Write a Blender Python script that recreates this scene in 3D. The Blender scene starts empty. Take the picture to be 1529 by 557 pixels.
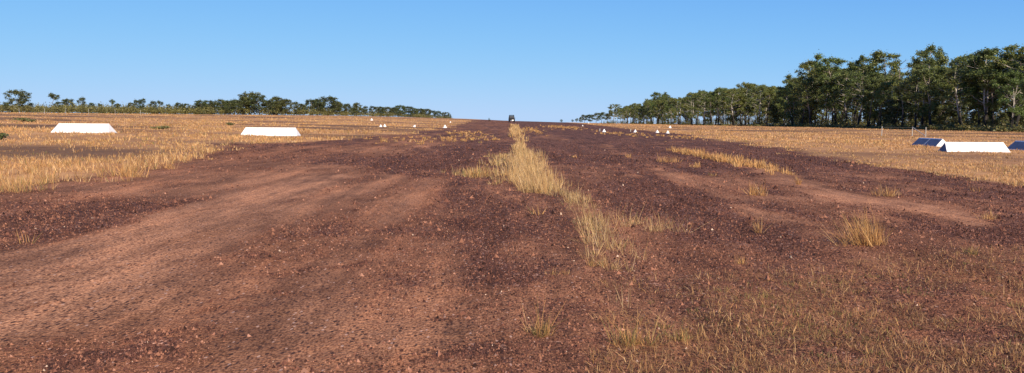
import bpy, math, random
import numpy as np
from mathutils import Matrix, Vector

# ------------------------------------------------------------------ camera, sky, sun, exposure
scene = bpy.context.scene
F, W, HT, CX, CY = 1200.0, 1529.0, 557.0, 764.5, 278.5        # lens of the photograph in its own pixels
PITCH = math.atan((CY - 175.5) / F)
ROLL = math.radians(0.35)
EYE = 1.62
fwd = Vector((0, math.cos(PITCH), -math.sin(PITCH)))
up0 = Vector((0, math.sin(PITCH), math.cos(PITCH)))
rt0 = Vector((1, 0, 0))
rt = rt0 * math.cos(ROLL) + up0 * math.sin(ROLL)
up = up0 * math.cos(ROLL) - rt0 * math.sin(ROLL)
cam_d = bpy.data.cameras.new('camera')
cam = bpy.data.objects.new('camera', cam_d)
scene.collection.objects.link(cam)
cam.matrix_world = Matrix(((rt.x, up.x, -fwd.x, 0), (rt.y, up.y, -fwd.y, 0), (rt.z, up.z, -fwd.z, EYE), (0, 0, 0, 1)))
cam_d.sensor_width = 36.0
cam_d.lens = 36.0 * F / W
cam_d.clip_start = 0.1
cam_d.clip_end = 20000
scene.camera = cam

SUN_EL = math.radians(31)
SUN_AZ = math.radians(158)          # clockwise from +Y: behind and to the right of the camera
world = bpy.data.worlds.new('World'); scene.world = world; world.use_nodes = True
wn = world.node_tree.nodes; wl = world.node_tree.links
sky = wn.new('ShaderNodeTexSky'); sky.sky_type = 'NISHITA'; sky.sun_disc = False
sky.sun_elevation = SUN_EL; sky.sun_rotation = SUN_AZ
sky.altitude = 0; sky.air_density = 0.5; sky.dust_density = 0.0; sky.ozone_density = 8.0
bg = wn['Background']; SKY = 0.10; bg.inputs['Strength'].default_value = SKY
# one film-like shoulder for the whole sky: out = top * (1 - exp(-rate * sky))
sep = wn.new('ShaderNodeSeparateColor'); com = wn.new('ShaderNodeCombineColor'); wl.new(sky.outputs[0], sep.inputs[0])
for ch, (top, rate) in enumerate(((.385, 3.5), (.48, 4.1), (.665, 4.8))):
    e = wn.new('ShaderNodeMath'); e.operation = 'MULTIPLY'; e.inputs[1].default_value = -rate * SKY; wl.new(sep.outputs[ch], e.inputs[0])
    p = wn.new('ShaderNodeMath'); p.operation = 'EXPONENT'; wl.new(e.outputs[0], p.inputs[0])
    q = wn.new('ShaderNodeMath'); q.operation = 'MULTIPLY_ADD'; q.inputs[1].default_value = -top / SKY; q.inputs[2].default_value = top / SKY; wl.new(p.outputs[0], q.inputs[0])
    wl.new(q.outputs[0], com.inputs[ch])
wl.new(com.outputs[0], bg.inputs['Color'])

sun_d = bpy.data.lights.new('sun', 'SUN'); sun_d.energy = 5.0; sun_d.angle = math.radians(0.53)
sun_d.color = (1.0, 0.86, 0.67)
sun = bpy.data.objects.new('sun', sun_d); scene.collection.objects.link(sun)
sdir = Vector((math.sin(SUN_AZ) * math.cos(SUN_EL), math.cos(SUN_AZ) * math.cos(SUN_EL), math.sin(SUN_EL)))
sun.rotation_euler = sdir.to_track_quat('Z', 'Y').to_euler()
sun.location = sdir * 200

scene.view_settings.view_transform = 'Standard'
scene.view_settings.look = 'None'
scene.view_settings.exposure = 0.52
scene.view_settings.gamma = 1.0
scene.view_settings.use_curve_mapping = False
scene.render.engine = 'CYCLES'
scene.render.resolution_x = 1024; scene.render.resolution_y = 373

rng = np.random.default_rng(7)
random.seed(7)
COL = scene.collection

# ------------------------------------------------------------------ terrain functions
def hsh(ix, iy, s):
    n = (ix.astype(np.int64) * 374761393 + iy.astype(np.int64) * 668265263 + s * 144269504) & 0xffffffff
    n = ((n ^ (n >> 13)) * 1274126177) & 0xffffffff
    return ((n ^ (n >> 16)) & 0xffff) / 65535.0
def vnoise(x, y, s=0):
    ix = np.floor(x); iy = np.floor(y); fx = x - ix; fy = y - iy
    fx = fx * fx * (3 - 2 * fx); fy = fy * fy * (3 - 2 * fy)
    a = hsh(ix, iy, s); b = hsh(ix + 1, iy, s); c = hsh(ix, iy + 1, s); d = hsh(ix + 1, iy + 1, s)
    return (a * (1 - fx) + b * fx) * (1 - fy) + (c * (1 - fx) + d * fx) * fy
def fbm(x, y, s=0, o=4):
    t = 0.0; a = 0.5; n = 0.0
    for k in range(o):
        t = t + a * vnoise(x, y, s + k * 17); n += a; a *= 0.5; x = x * 2.03 + 11.3; y = y * 2.03 + 5.7
    return t / n
def sstep(a, b, v):
    t = np.clip((v - a) / (b - a), 0, 1); return t * t * (3 - 2 * t)

KX = np.array([-3000, -400, -225, -90, -25, -8, 0, 13, 30, 85, 200, 3000.])
KY = np.array([-200, 0, 45, 110, 200, 300, 400, 650, 900, 1500, 3000.])
KZ = np.array([
 [4.0, 3.0, 2.2, 1.1, .45, .15, 0, 0, -.05, -.1, -.1, -.1],
 [4.0, 3.0, 2.2, 1.1, .45, .15, 0, 0, -.05, -.1, -.1, -.1],
 [4.6, 3.6, 2.6, 1.5, .64, .25, 0, 0, -.10, -.1, -.1, -.1],
 [4.8, 3.8, 2.8, 1.6, .50, .12, 0, -.05, -.10, -.12, -.1, -.1],
 [4.0, 3.3, 2.5, 1.7, .70, .20, .1, 0, -.20, -.4, -.4, -.4],
 [4.0, 3.4, 2.5, 1.9, .90, .35, .25, 0, -.30, -1.1, -1.2, -1.2],
 [4.0, 3.5, 2.6, 2.1, .90, .20, -.1, -.35, -.80, -1.5, -1.8, -1.8],
 [3.0, 2.6, 2.0, 1.6, -.3, -1., -1.3, -1.6, -2., -2.7, -3., -3.],
 [2.0, 2.0, 1.5, -.2, -2., -2.8, -3., -3.3, -3.6, -4.5, -5., -5.],
 [-3., -3., -3., -5., -6., -7., -7., -7., -7., -7., -8., -8.],
 [-30.] * 12])
def zbase(x, y):
    x = np.asarray(x, float); y = np.asarray(y, float)
    xi = np.clip(np.searchsorted(KX, x) - 1, 0, len(KX) - 2); yi = np.clip(np.searchsorted(KY, y) - 1, 0, len(KY) - 2)
    fx = np.clip((x - KX[xi]) / (KX[xi + 1] - KX[xi]), 0, 1); fy = np.clip((y - KY[yi]) / (KY[yi + 1] - KY[yi]), 0, 1)
    fy = fy * fy * (3 - 2 * fy) * .4 + fy * .6
    return (KZ[yi, xi] * (1 - fx) + KZ[yi, xi + 1] * fx) * (1 - fy) + (KZ[yi + 1, xi] * (1 - fx) + KZ[yi + 1, xi + 1] * fx) * fy
def zg(x, y):
    x = np.asarray(x, float); y = np.asarray(y, float)
    far = np.clip(25.0 / np.maximum(np.abs(y), 1), 0, 1)
    b = (fbm(x * .35, y * .12, 3, 3) - .5) * .10 + (fbm(x * 1.6, y * .7, 9, 3) - .5) * .035 * far + (fbm(x * 6, y * 6, 21, 2) - .5) * .012 * far ** 2
    return zbase(x, y) + b
def ray(px, py):
    d = fwd * F + rt * (px - CX) + up * (CY - py)
    return d.normalized()
def ground_at(px, py):                        # where the sight line through a photo pixel meets the terrain
    d = ray(px, py); t = np.geomspace(3, 3000, 6000)
    h = EYE + d.z * t - zg(d.x * t, d.y * t)
    i = int(np.argmax(h < 0)) if (h < 0).any() else len(t) - 1
    return float(d.x * t[i]), float(d.y * t[i])

def x_left(y):
    return np.interp(y, [-200, 0, 13, 18, 26, 36, 44, 60, 120, 300, 3000], [-9, -8.6, -8.4, -8.2, -9.6, -12.4, -9.8, -8.2, -8.4, -13, -13])
def x_right(y):
    return np.interp(y, [-200, 0, 20, 32, 57, 86, 300, 3000], [13, 13, 12.6, 12.8, 15.5, 17, 20, 20])
def strip_d(x, y):                            # signed metres inside the bare strip
    n = (fbm(x * .45, y * .22, 31, 3) - .5) * 3.0 + (fbm(x * 2.2, y * 1.3, 37, 3) - .5) * 1.3
    return np.minimum(x - x_left(y), x_right(y) - x) + n

# patches of soil that have their own colour: (pixel x, pixel y, half width m, half length m, gravel, sand)
PATCH = [
 (165, 325, 1.5, 2.4, .8, -.8), (70, 352, 1.0, 1.2, .6, -.6), (230, 308, 1.0, 1.5, .5, -.5), (190, 538, .62, .5, .85, -.6),
 (700, 300, .5, 3.0, .6, -.4), (715, 345, .45, 1.6, .65, -.4), (735, 395, .5, 1.3, .6, -.4), (760, 425, .45, .7, .55, -.3), (745, 330, .4, 1.8, .5, -.3),
 (520, 338, .9, .7, .45, -.2), (590, 425, .3, .35, .4, -.1), (470, 350, .5, .6, .4, -.2), (625, 350, .5, .5, .3, 0),
 (560, 240, 3.2, 5, .55, -.3), (650, 250, 1.8, 7, .5, -.3), (700, 225, 2.0, 12, .5, -.3), (470, 236, 2.5, 4, .2, 0),
 (0, 410, 1.4, 1.0, -.5, .9), (120, 372, .9, 1.4, -.5, .95), (230, 338, .75, 1.7, -.5, .95), (330, 308, .7, 2.6, -.5, .95), (410, 290, .6, 2.8, -.5, .9),
 (470, 268, .7, 3.5, -.4, .6), (40, 460, .9, .7, -.3, .6), (300, 420, .9, .8, -.3, .3), (420, 480, .8, .6, -.3, .25), (560, 500, .8, .6, -.2, .25),
 (330, 265, 2.2, 1.6, -.3, .4), (200, 285, 1.6, 1.2, -.3, .35),
 (1330, 303, .9, .9, -.6, .95), (1260, 292, .5, .8, -.5, .8), (1390, 315, .5, .5, -.4, .6), (1170, 300, .9, 1.0, -.4, .5), (1080, 320, .8, .8, -.3, .35),
 (1450, 290, 1.5, .7, .3, -.3), (1000, 300, 1.2, 1.8, .35, -.2), (1200, 340, 1.4, .9, .35, -.3), (1420, 345, 1.2, .6, .35, -.3), (1100, 240, 3, 5, .3, -.2),
 (960, 470, .5, .5, -.2, .1), (110, 388, .35, .12, 1.2, -1.0), (85, 395, .22, .10, 1.2, -1), (45, 462, .28, .09, 1.2, -1), (80, 420, .25, .10, 1.0, -1), (150, 418, .2, .08, 1.0, -1),
 (270, 497, .22, .07, 1.0, -.6), (320, 470, .18, .08, 1.0, -.6), (30, 430, .2, .08, 1, -1), (205, 392, .3, .1, .9, -.8), (460, 405, .3, .12, .8, -.4), (400, 440, .22, .1, .8, -.3), (620, 470, .22, .1, .8, -.3), (560, 380, .4, .2, .7, -.3), (380, 380, .5, .25, .6, -.3), (660, 520, .3, .14, .7, -.3),
 (1130, 270, 1.6, 1.6, -.35, .45), (980, 262, 1.4, 2.2, -.3, .35), (1250, 262, 1.4, 1.5, -.3, .35), (900, 250, 1.0, 3, -.25, .3), (820, 205, 2, 12, -.3, .35), (960, 212, 3, 9, -.3, .35), (560, 225, 2, 4, -.35, .4), (400, 245, 2.2, 2.5, -.4, .45), (640, 215, 2, 8, -.3, .3), (1400, 280, 1.2, 1.0, -.25, .3), (600, 300, .9, 1.6, -.25, .3), (610, 270, 1.0, 2.0, -.25, .25), (880, 205, 3, 20, .2, -.2)]
PATCH = [(*ground_at(p[0], p[1]), *p[2:]) for p in PATCH]
TRACK = [   # worn wheel lines: photo pixels, half width m, strength of packed earth
 ([(-60, 425), (60, 396), (150, 364), (240, 338), (330, 309), (420, 286), (500, 262)], .32, 1.0),
 ([(-40, 500), (140, 436), (300, 372), (420, 325), (520, 290), (590, 262)], .30, .38),
 ([(330, 560), (430, 460), (520, 380), (600, 310), (650, 268)], .35, .30),
 ([(620, 560), (650, 430), (680, 340), (705, 280), (725, 240)], .30, .28),
 ([(1470, 335), (1390, 313), (1330, 302), (1240, 287), (1150, 258), (1040, 225)], .36, .75),
 ([(1340, 400), (1180, 330), (1060, 285), (980, 250), (900, 215)], .35, .35)]
TRACK = [(np.array([ground_at(*p) for p in t[0]]), t[1], t[2]) for t in TRACK]
def track(x, y):
    out = np.zeros_like(x)
    for P_, w, k in TRACK:
        best = np.full(x.shape, 1e9)
        for a, b in zip(P_[:-1], P_[1:]):
            d = b - a; t = np.clip(((x - a[0]) * d[0] + (y - a[1]) * d[1]) / (d @ d), 0, 1)
            best = np.minimum(best, np.hypot(x - a[0] - t * d[0], (y - a[1] - t * d[1])))
        out = np.maximum(out, k * np.exp(-(best / w) ** 2))
    return out
def soil(x, y):
    """gravel 0..1 (dark laterite pebbles) and sand 0..1 (bare packed earth)"""
    g = .29 + .66 * (fbm(x * .55, y * .16, 51, 4) - .5) + .75 * (fbm(x * 2.4, y * .9, 57, 4) - .5)
    g = g + .26 * sstep(.2, 2.0, x) + .22 * sstep(19, 40, y) - .20 * sstep(-1, -3, x) * (1 - sstep(22, 40, y))
    g = g - .20 * sstep(11.5, 8.5, y) * sstep(.5, 2, x)
    s = .22 + .9 * (fbm(x * .5 + 40, y * .13, 63, 4) - .5) - .15 * sstep(.2, 2, x)
    wx = x + (fbm(x * 1.3, y * .9, 71, 3) - .5) * 1.1; wy = y + (fbm(x * 1.1, y * .7, 75, 3) - .5) * 2.0
    for (cx, cy, rx, ry, dg, ds) in PATCH:
        e = np.exp(-(((wx - cx) / rx) ** 2 + ((wy - cy) / ry) ** 2))
        g = g + .75 * dg * e; s = s + .95 * ds * e
    tr = track(x + (fbm(x * 1.7, y * 1.1, 77, 3) - .5) * .7, y)
    return np.clip(g - .75 * tr, 0, 1), np.clip(s + 1.1 * tr, 0, 1)
def burn(x, y):                               # scorched or bare brown bands in the grassland
    xl = -x
    b = sstep(.50, .66, fbm(x * .05, y * .085, 81, 3)) * .9
    cx, cy = ground_at(60, 226)
    b = np.maximum(b * sstep(20, 60, np.abs(y)), .95 * np.exp(-(((y - cy - .02 * (x - cx)) / 4.2) ** 4)) * sstep(10.5, 13.5, xl) * sstep(60, 30, xl))
    return np.clip(b, 0, 1)

# ------------------------------------------------------------------ node helpers
def new_mat(name):
    m = bpy.data.materials.new(name); m.use_nodes = True
    nt = m.node_tree; b = nt.nodes['Principled BSDF']
    return m, nt, b
def N(nt, t, **kw):
    n = nt.nodes.new(t)
    for k, v in kw.items():
        if k in n.inputs: n.inputs[k].default_value = v
        else: setattr(n, k, v)
    return n
def noise(nt, co, scale, detail=4, rough=.6):
    n = N(nt, 'ShaderNodeTexNoise'); n.inputs['Scale'].default_value = scale; n.inputs['Detail'].default_value = detail; n.inputs['Roughness'].default_value = rough
    nt.links.new(co, n.inputs['Vector']); return n.outputs['Fac']
def ramp(nt, fac, stops):
    r = N(nt, 'ShaderNodeValToRGB'); e = r.color_ramp.elements
    while len(e) < len(stops): e.new(.5)
    for i, (p, c) in enumerate(stops): e[i].position = p; e[i].color = (*c, 1) if len(c) == 3 else c
    nt.links.new(fac, r.inputs['Fac']); return r.outputs['Color']
def mix(nt, fac, a, b, mode='MIX'):
    m = N(nt, 'ShaderNodeMix', data_type='RGBA', blend_type=mode)
    for i, v in ((0, fac), (6, a), (7, b)):
        if hasattr(v, 'links'): nt.links.new(v, m.inputs[i])
        elif i == 0: m.inputs[0].default_value = v
        else: m.inputs[i].default_value = (*v, 1)
    return m.outputs[2]
def math_n(nt, op, a, b=0.0, c=None, clamp=False):
    m = N(nt, 'ShaderNodeMath', operation=op, use_clamp=clamp)
    for i, v in enumerate((a, b) if c is None else (a, b, c)):
        if hasattr(v, 'links'): nt.links.new(v, m.inputs[i])
        else: m.inputs[i].default_value = v
    return m.outputs[0]
def attr(nt, name, out='Fac'):
    return N(nt, 'ShaderNodeAttribute', attribute_name=name).outputs[out]
def bump(nt, b, h, strength, dist):
    n = N(nt, 'ShaderNodeBump'); n.inputs['Strength'].default_value = strength; n.inputs['Distance'].default_value = dist
    nt.links.new(h, n.inputs['Height']); nt.links.new(n.outputs[0], b.inputs['Normal'])

# ------------------------------------------------------------------ materials
EARTH = (.222, .095, .048); EARTH2 = (.165, .066, .034); SAND = (.43, .210, .118); GRAV = (.064, .029, .021); GRAV2 = (.138, .058, .039)
def ground_material(name, field):
    m, nt, b = new_mat(name)
    co = N(nt, 'ShaderNodeNewGeometry').outputs['Position']
    fine = noise(nt, co, 38, 3, .75); mid = noise(nt, co, 6.5, 5, .7); big = noise(nt, co, .8, 4, .6)
    vor = N(nt, 'ShaderNodeTexVoronoi'); vor.inputs['Scale'].default_value = 34; nt.links.new(co, vor.inputs['Vector'])
    earth = mix(nt, ramp(nt, mid, [(.35, (0, 0, 0)), (.68, (1, 1, 1))]), EARTH2, EARTH)
    earth = mix(nt, ramp(nt, fine, [(.52, (0, 0, 0)), (.72, (.6, .6, .6))]), earth, (.30, .138, .074))
    earth = mix(nt, math_n(nt, 'MULTIPLY', attr(nt, 'sand'), 1.0, clamp=True), earth, mix(nt, fine, SAND, EARTH))
    peb = mix(nt, vor.outputs['Color'], GRAV, GRAV2)
    sep = N(nt, 'ShaderNodeSeparateColor'); nt.links.new(vor.outputs['Color'], sep.inputs[0])
    peb = mix(nt, sep.outputs[0], GRAV, GRAV2)
    peb = mix(nt, math_n(nt, 'GREATER_THAN', sep.outputs[1], .93), peb, (.36, .19, .13))
    # a pebble shows where the gravel cover beats the noise
    th = math_n(nt, 'MULTIPLY_ADD', mid, .55, math_n(nt, 'MULTIPLY', fine, .45))
    gm = math_n(nt, 'SUBTRACT', math_n(nt, 'MULTIPLY_ADD', attr(nt, 'gravel'), .62, .19), th)
    gm = math_n(nt, 'MULTIPLY_ADD', gm, 6.5, .5, clamp=True)
    col = mix(nt, gm, earth, peb)
    mp = N(nt, 'ShaderNodeMapping'); mp.inputs['Scale'].default_value = (1.0, .35, 1.0); nt.links.new(co, mp.inputs['Vector'])
    st = noise(nt, mp.outputs[0], 1.1, 9, .78)                       # streaks of finer and coarser soil
    col = mix(nt, 1.0, col, ramp(nt, st, [(.38, (.58, .56, .56)), (.50, (1.0, 1.0, 1.0)), (.62, (1.36, 1.35, 1.32))]), 'MULTIPLY')
    mf = N(nt, 'ShaderNodeMapping'); mf.inputs['Scale'].default_value = (1.4, .11, 1.0); nt.links.new(co, mf.inputs['Vector'])
    sf = noise(nt, mf.outputs[0], 1.0, 6, .75)                       # long wheel-combed streaks along the strip
    col = mix(nt, 1.0, col, ramp(nt, sf, [(.36, (.66, .64, .63)), (.50, (1.0, 1.0, 1.0)), (.64, (1.42, 1.36, 1.28))]), 'MULTIPLY')
    mg = N(nt, 'ShaderNodeMapping'); mg.inputs['Scale'].default_value = (1.0, .42, 1.0); nt.links.new(co, mg.inputs['Vector'])
    gn = noise(nt, mg.outputs[0], 62, 2, .6)                         # single grains
    col = mix(nt, 1.0, col, ramp(nt, gn, [(.38, (.50, .48, .48)), (.50, (1.0, 1.0, 1.0)), (.64, (1.4, 1.48, 1.44))]), 'MULTIPLY')
    v2 = N(nt, 'ShaderNodeTexVoronoi'); v2.inputs['Scale'].default_value = 30; nt.links.new(mg.outputs[0], v2.inputs['Vector'])
    s2 = N(nt, 'ShaderNodeSeparateColor'); nt.links.new(v2.outputs['Color'], s2.inputs[0])
    spot = math_n(nt, 'MULTIPLY', math_n(nt, 'LESS_THAN', v2.outputs['Distance'], .36), math_n(nt, 'LESS_THAN', s2.outputs[0], .30))
    col = mix(nt, math_n(nt, 'MULTIPLY', spot, .85), col, (.040, .019, .016))   # dark stones and small shadows between them, put into the colour
    spot = math_n(nt, 'MULTIPLY', math_n(nt, 'LESS_THAN', v2.outputs['Distance'], .30), math_n(nt, 'GREATER_THAN', s2.outputs[0], .93))
    col = mix(nt, math_n(nt, 'MULTIPLY', spot, .8), col, (.50, .31, .23))
    if field:
        straw = mix(nt, ramp(nt, mid, [(.3, (0, 0, 0)), (.7, (1, 1, 1))]), (.45, .235, .10), (.66, .37, .16))
        straw = mix(nt, ramp(nt, big, [(.45, (0, 0, 0)), (.7, (.75, .75, .75))]), straw, (.36, .165, .074))
        col = mix(nt, attr(nt, 'straw'), col, straw)
        col = mix(nt, math_n(nt, 'MULTIPLY', attr(nt, 'burn'), math_n(nt, 'MULTIPLY_ADD', mid, 1.2, .2, clamp=True)), col, (.080, .046, .032))
    nt.links.new(col, b.inputs['Base Color'])
    b.inputs['Roughness'].default_value = .95; b.inputs['Specular IOR Level'].default_value = .12
    h = math_n(nt, 'ADD', math_n(nt, 'MULTIPLY', fine, .5), math_n(nt, 'SUBTRACT', math_n(nt, 'MULTIPLY', mid, 1.2), math_n(nt, 'MULTIPLY', vor.outputs['Distance'], .5)))
    bump(nt, b, h, .7, .022)
    return m
M_ground = ground_material('grassland_earth', True)
M_strip = ground_material('laterite_gravel', False)

def vcol_material(name, rough=.8, transl=0.0, spec=.2):
    m, nt, b = new_mat(name)
    c = attr(nt, 'tint', 'Color'); nt.links.new(c, b.inputs['Base Color'])
    b.inputs['Roughness'].default_value = rough; b.inputs['Specular IOR Level'].default_value = spec
    if transl:
        t = N(nt, 'ShaderNodeBsdfTranslucent'); nt.links.new(c, t.inputs['Color'])
        mx = N(nt, 'ShaderNodeMixShader'); mx.inputs[0].default_value = transl
        nt.links.new(b.outputs[0], mx.inputs[1]); nt.links.new(t.outputs[0], mx.inputs[2])
        nt.links.new(mx.outputs[0], nt.nodes['Material Output'].inputs['Surface'])
    return m
M_grass = vcol_material('dry_grass', .7, .30, .25)
M_leaf = vcol_material('leaf', .5, .30, .35)
def per_object(m):
    nt = m.node_tree; r = N(nt, 'ShaderNodeObjectInfo').outputs['Random']
    t = ramp(nt, r, [(0, (.70, .78, .72)), (.35, (1, 1, 1)), (.7, (1.22, 1.12, .92)), (1, (.95, 1.12, 1.0))])
    for l in [l for l in nt.links if l.from_node.type == 'ATTRIBUTE']:
        c = mix(nt, 1.0, l.from_socket, t, 'MULTIPLY'); nt.links.new(c, l.to_socket)
per_object(M_leaf)
M_peb = vcol_material('pebble', .9, 0, .15)

def plain(name, col, rough=.6, var=.12, scale=8.0, metal=0.0):
    m, nt, b = new_mat(name)
    co = N(nt, 'ShaderNodeTexCoord').outputs['Object']
    n = noise(nt, co, scale, 5, .65)
    c = mix(nt, ramp(nt, n, [(.35, (0, 0, 0)), (.7, (1, 1, 1))]), tuple(v * (1 - var) for v in col), tuple(min(1, v * (1 + var)) for v in col))
    nt.links.new(c, b.inputs['Base Color']); b.inputs['Roughness'].default_value = rough; b.inputs['Metallic'].default_value = metal
    return m
M_white = plain('white_paint', (.80, .79, .76), .5, .05, 3)
def dust(m):                                  # red dust splashed up the foot of a painted panel
    nt = m.node_tree; b = nt.nodes['Principled BSDF']; src = b.inputs['Base Color'].links[0].from_socket
    co = N(nt, 'ShaderNodeTexCoord').outputs['Object']; sp_ = N(nt, 'ShaderNodeSeparateXYZ'); nt.links.new(co, sp_.inputs[0])
    n = noise(nt, co, 7, 5, .75); h = math_n(nt, 'MULTIPLY_ADD', sp_.outputs['Z'], -7.0, math_n(nt, 'MULTIPLY_ADD', n, 1.6, -.35), clamp=True)
    big = ramp(nt, noise(nt, co, 2.3, 6, .7), [(.56, (0, 0, 0)), (.78, (.30, .30, .30))])
    c = mix(nt, h, src, (.42, .25, .16)); c = mix(nt, big, c, (.55, .42, .32)); nt.links.new(c, b.inputs['Base Color'])
dust(M_white)
M_navy = plain('navy_blue', (.075, .095, .155), .6, .25, 4)  # dark blue for the marker sides that face the strip
M_post = plain('pale_post', (.42, .40, .36), .8, .2, 9)
M_wire = plain('fence_wire', (.22, .21, .20), .5, .1, 9, .6)
M_brown = plain('rusty_brown', (.16, .07, .045), .8, .2, 9)
M_dark = plain('dark_vehicle_paint', (.005, .006, .009), .85, .2, 3)
M_glass = plain('dark_glass', (.012, .014, .018), .45, .1, 3)
M_tyre = plain('tyre_rubber', (.02, .02, .02), .9, .2, 12)
M_steel = plain('wheel_steel', (.35, .35, .36), .4, .1, 6, .8)
M_lamp = plain('lamp_glass', (.20, .20, .19), .4, .05, 6)

def bark_material(name, top):
    m, nt, b = new_mat(name)
    co = N(nt, 'ShaderNodeTexCoord').outputs['Object']
    mp = N(nt, 'ShaderNodeMapping'); mp.inputs['Scale'].default_value = (3, 3, .7); nt.links.new(co, mp.inputs['Vector'])
    n = noise(nt, mp.outputs[0], 1.6, 5, .7)
    s = N(nt, 'ShaderNodeSeparateXYZ'); nt.links.new(co, s.inputs[0])
    h = math_n(nt, 'ADD', math_n(nt, 'MULTIPLY', s.outputs['Z'], .16), math_n(nt, 'MULTIPLY_ADD', n, 1.0, -.5))
    char = ramp(nt, h, [(.30, (.014, .012, .011)), (.62, (.05, .042, .036)), (.95, top)])   # fire-charred foot, pale above
    nt.links.new(char, b.inputs['Base Color']); b.inputs['Roughness'].default_value = .9
    bump(nt, b, n, .6, .05)
    return m
M_bark = bark_material('charred_bark', (.46, .41, .35))
M_bark2 = bark_material('dark_bark', (.22, .18, .15))

# ------------------------------------------------------------------ mesh helpers
def mesh_np(name, v, faces4=None, faces3=None, mat=None, tint=None, smooth=False):
    me = bpy.data.meshes.new(name)
    v = np.asarray(v, np.float32)
    n4 = 0 if faces4 is None else len(faces4); n3 = 0 if faces3 is None else len(faces3)
    idx = np.concatenate([a.reshape(-1) for a in (faces4, faces3) if a is not None and len(a)]).astype(np.int32)
    me.vertices.add(len(v)); me.vertices.foreach_set('co', v.reshape(-1))
    me.loops.add(len(idx)); me.loops.foreach_set('vertex_index', idx)
    me.polygons.add(n4 + n3)
    st = np.concatenate([np.arange(n4) * 4, n4 * 4 + np.arange(n3) * 3]).astype(np.int32)
    me.polygons.foreach_set('loop_start', st)
    me.polygons.foreach_set('use_smooth', np.full(n4 + n3, smooth, bool))
    if tint is not None:
        a = me.attributes.new('tint', 'FLOAT_COLOR', 'POINT')
        t = np.ones((len(v), 4), np.float32); t[:, :3] = tint; a.data.foreach_set('color', t.reshape(-1))
    me.update(calc_edges=True); me.validate()
    if mat: me.materials.append(mat)
    return me
def add_f(me, name, vals):
    a = me.attributes.new(name, 'FLOAT', 'POINT'); a.data.foreach_set('value', np.asarray(vals, np.float32))
def obj(name, me, parent=None, loc=None, rz=0.0):
    o = bpy.data.objects.new(name, me); COL.objects.link(o)
    if parent is not None: o.parent = parent
    if loc is not None: o.location = loc
    if rz: o.rotation_euler.z = rz
    return o
def tag(o, label=None, cat=None, group=None, kind=None):
    for k, v in (('label', label), ('category', cat), ('group', group), ('kind', kind)):
        if v: o[k] = v
    return o
class MB:
    def __init__(s): s.v = []; s.f = []
    def poly(s, pts, faces):
        b = len(s.v); s.v += [tuple(p) for p in pts]; s.f += [tuple(b + i for i in f) for f in faces]
    def box(s, c, d, rot=None):
        x, y, z = (q / 2 for q in d)
        p = [Vector((i * x, j * y, k * z)) for k in (-1, 1) for j in (-1, 1) for i in (-1, 1)]
        if rot: p = [rot @ q for q in p]
        s.poly([q + Vector(c) for q in p], [(0, 2, 3, 1), (4, 5, 7, 6), (0, 1, 5, 4), (2, 6, 7, 3), (0, 4, 6, 2), (1, 3, 7, 5)])
    def tube(s, pts, rad, seg=6, cap=True):
        pts = [Vector(p) for p in pts]; b = len(s.v); n = len(pts)
        for i, p in enumerate(pts):
            d = (pts[min(i + 1, n - 1)] - pts[max(i - 1, 0)]).normalized()
            a = d.orthogonal().normalized() if abs(d.z) < .9 else Vector((1, 0, 0)); a = (a - d * a.dot(d)).normalized(); c = d.cross(a)
            r = rad[i] if isinstance(rad, (list, tuple)) else rad
            for k in range(seg):
                t = 2 * math.pi * k / seg; s.v.append(tuple(p + (a * math.cos(t) + c * math.sin(t)) * r))
        for i in range(n - 1):
            for k in range(seg):
                k2 = (k + 1) % seg; s.f.append((b + i * seg + k, b + i * seg + k2, b + (i + 1) * seg + k2, b + (i + 1) * seg + k))
        if cap: s.f.append(tuple(b + k for k in reversed(range(seg)))); s.f.append(tuple(b + (n - 1) * seg + k for k in range(seg)))
    def lathe(s, prof, seg=18, c=(0, 0, 0)):
        b = len(s.v)
        for r, z in prof:
            for k in range(seg):
                t = 2 * math.pi * k / seg; s.v.append((c[0] + r * math.cos(t), c[1] + r * math.sin(t), c[2] + z))
        for i in range(len(prof) - 1):
            for k in range(seg):
                k2 = (k + 1) % seg; s.f.append((b + i * seg + k, b + i * seg + k2, b + (i + 1) * seg + k2, b + (i + 1) * seg + k))
        s.f.append(tuple(b + k for k in reversed(range(seg)))); m = b + (len(prof) - 1) * seg; s.f.append(tuple(m + k for k in range(seg)))
    def mesh(s, name, mat, smooth=False):
        me = bpy.data.meshes.new(name); me.from_pydata(s.v, [], s.f); me.materials.append(mat)
        if smooth: me.polygons.foreach_set('use_smooth', [True] * len(me.polygons))
        me.update(); return me
def empty(name, loc, rz=0.0):
    o = bpy.data.objects.new(name, None); COL.objects.link(o); o.location = loc; o.rotation_euler.z = rz; o.empty_display_size = .3; return o
def G(x, y, dz=0.0): return (x, y, float(zg(x, y)) + dz)

# ------------------------------------------------------------------ ground and airstrip
rows = np.concatenate([np.linspace(-150, 2.5, 24)[:-1], np.geomspace(2.5, 3200, 640)])
uin = np.linspace(-.80, .80, 266)
uout = np.array([.84, .9, 1.0, 1.15, 1.4, 1.8, 2.6, 4, 7, 14, 40])
us = np.concatenate([-uout[::-1], uin, uout])
wd = np.maximum(rows, 5.0)
wd = np.where(rows < 5, 5 + np.maximum(0, 2.5 - rows) * .15, wd)
X = us[None, :] * wd[:, None]; Y = np.repeat(rows[:, None], len(us), 1)
Z = zg(X, Y)
R, C = X.shape
idx = np.arange(R * C).reshape(R, C)
quads = np.stack([idx[:-1, :-1], idx[:-1, 1:], idx[1:, 1:], idx[1:, :-1]], -1).reshape(-1, 4)
V = np.stack([X, Y, Z], -1).reshape(-1, 3)
gx, gy = V[:, 0], V[:, 1]
gr, sa = soil(gx, gy)
sd = strip_d(gx, gy)
me = mesh_np('ground', V, quads, mat=M_ground, smooth=True)
add_f(me, 'gravel', gr); add_f(me, 'sand', sa)
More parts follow.
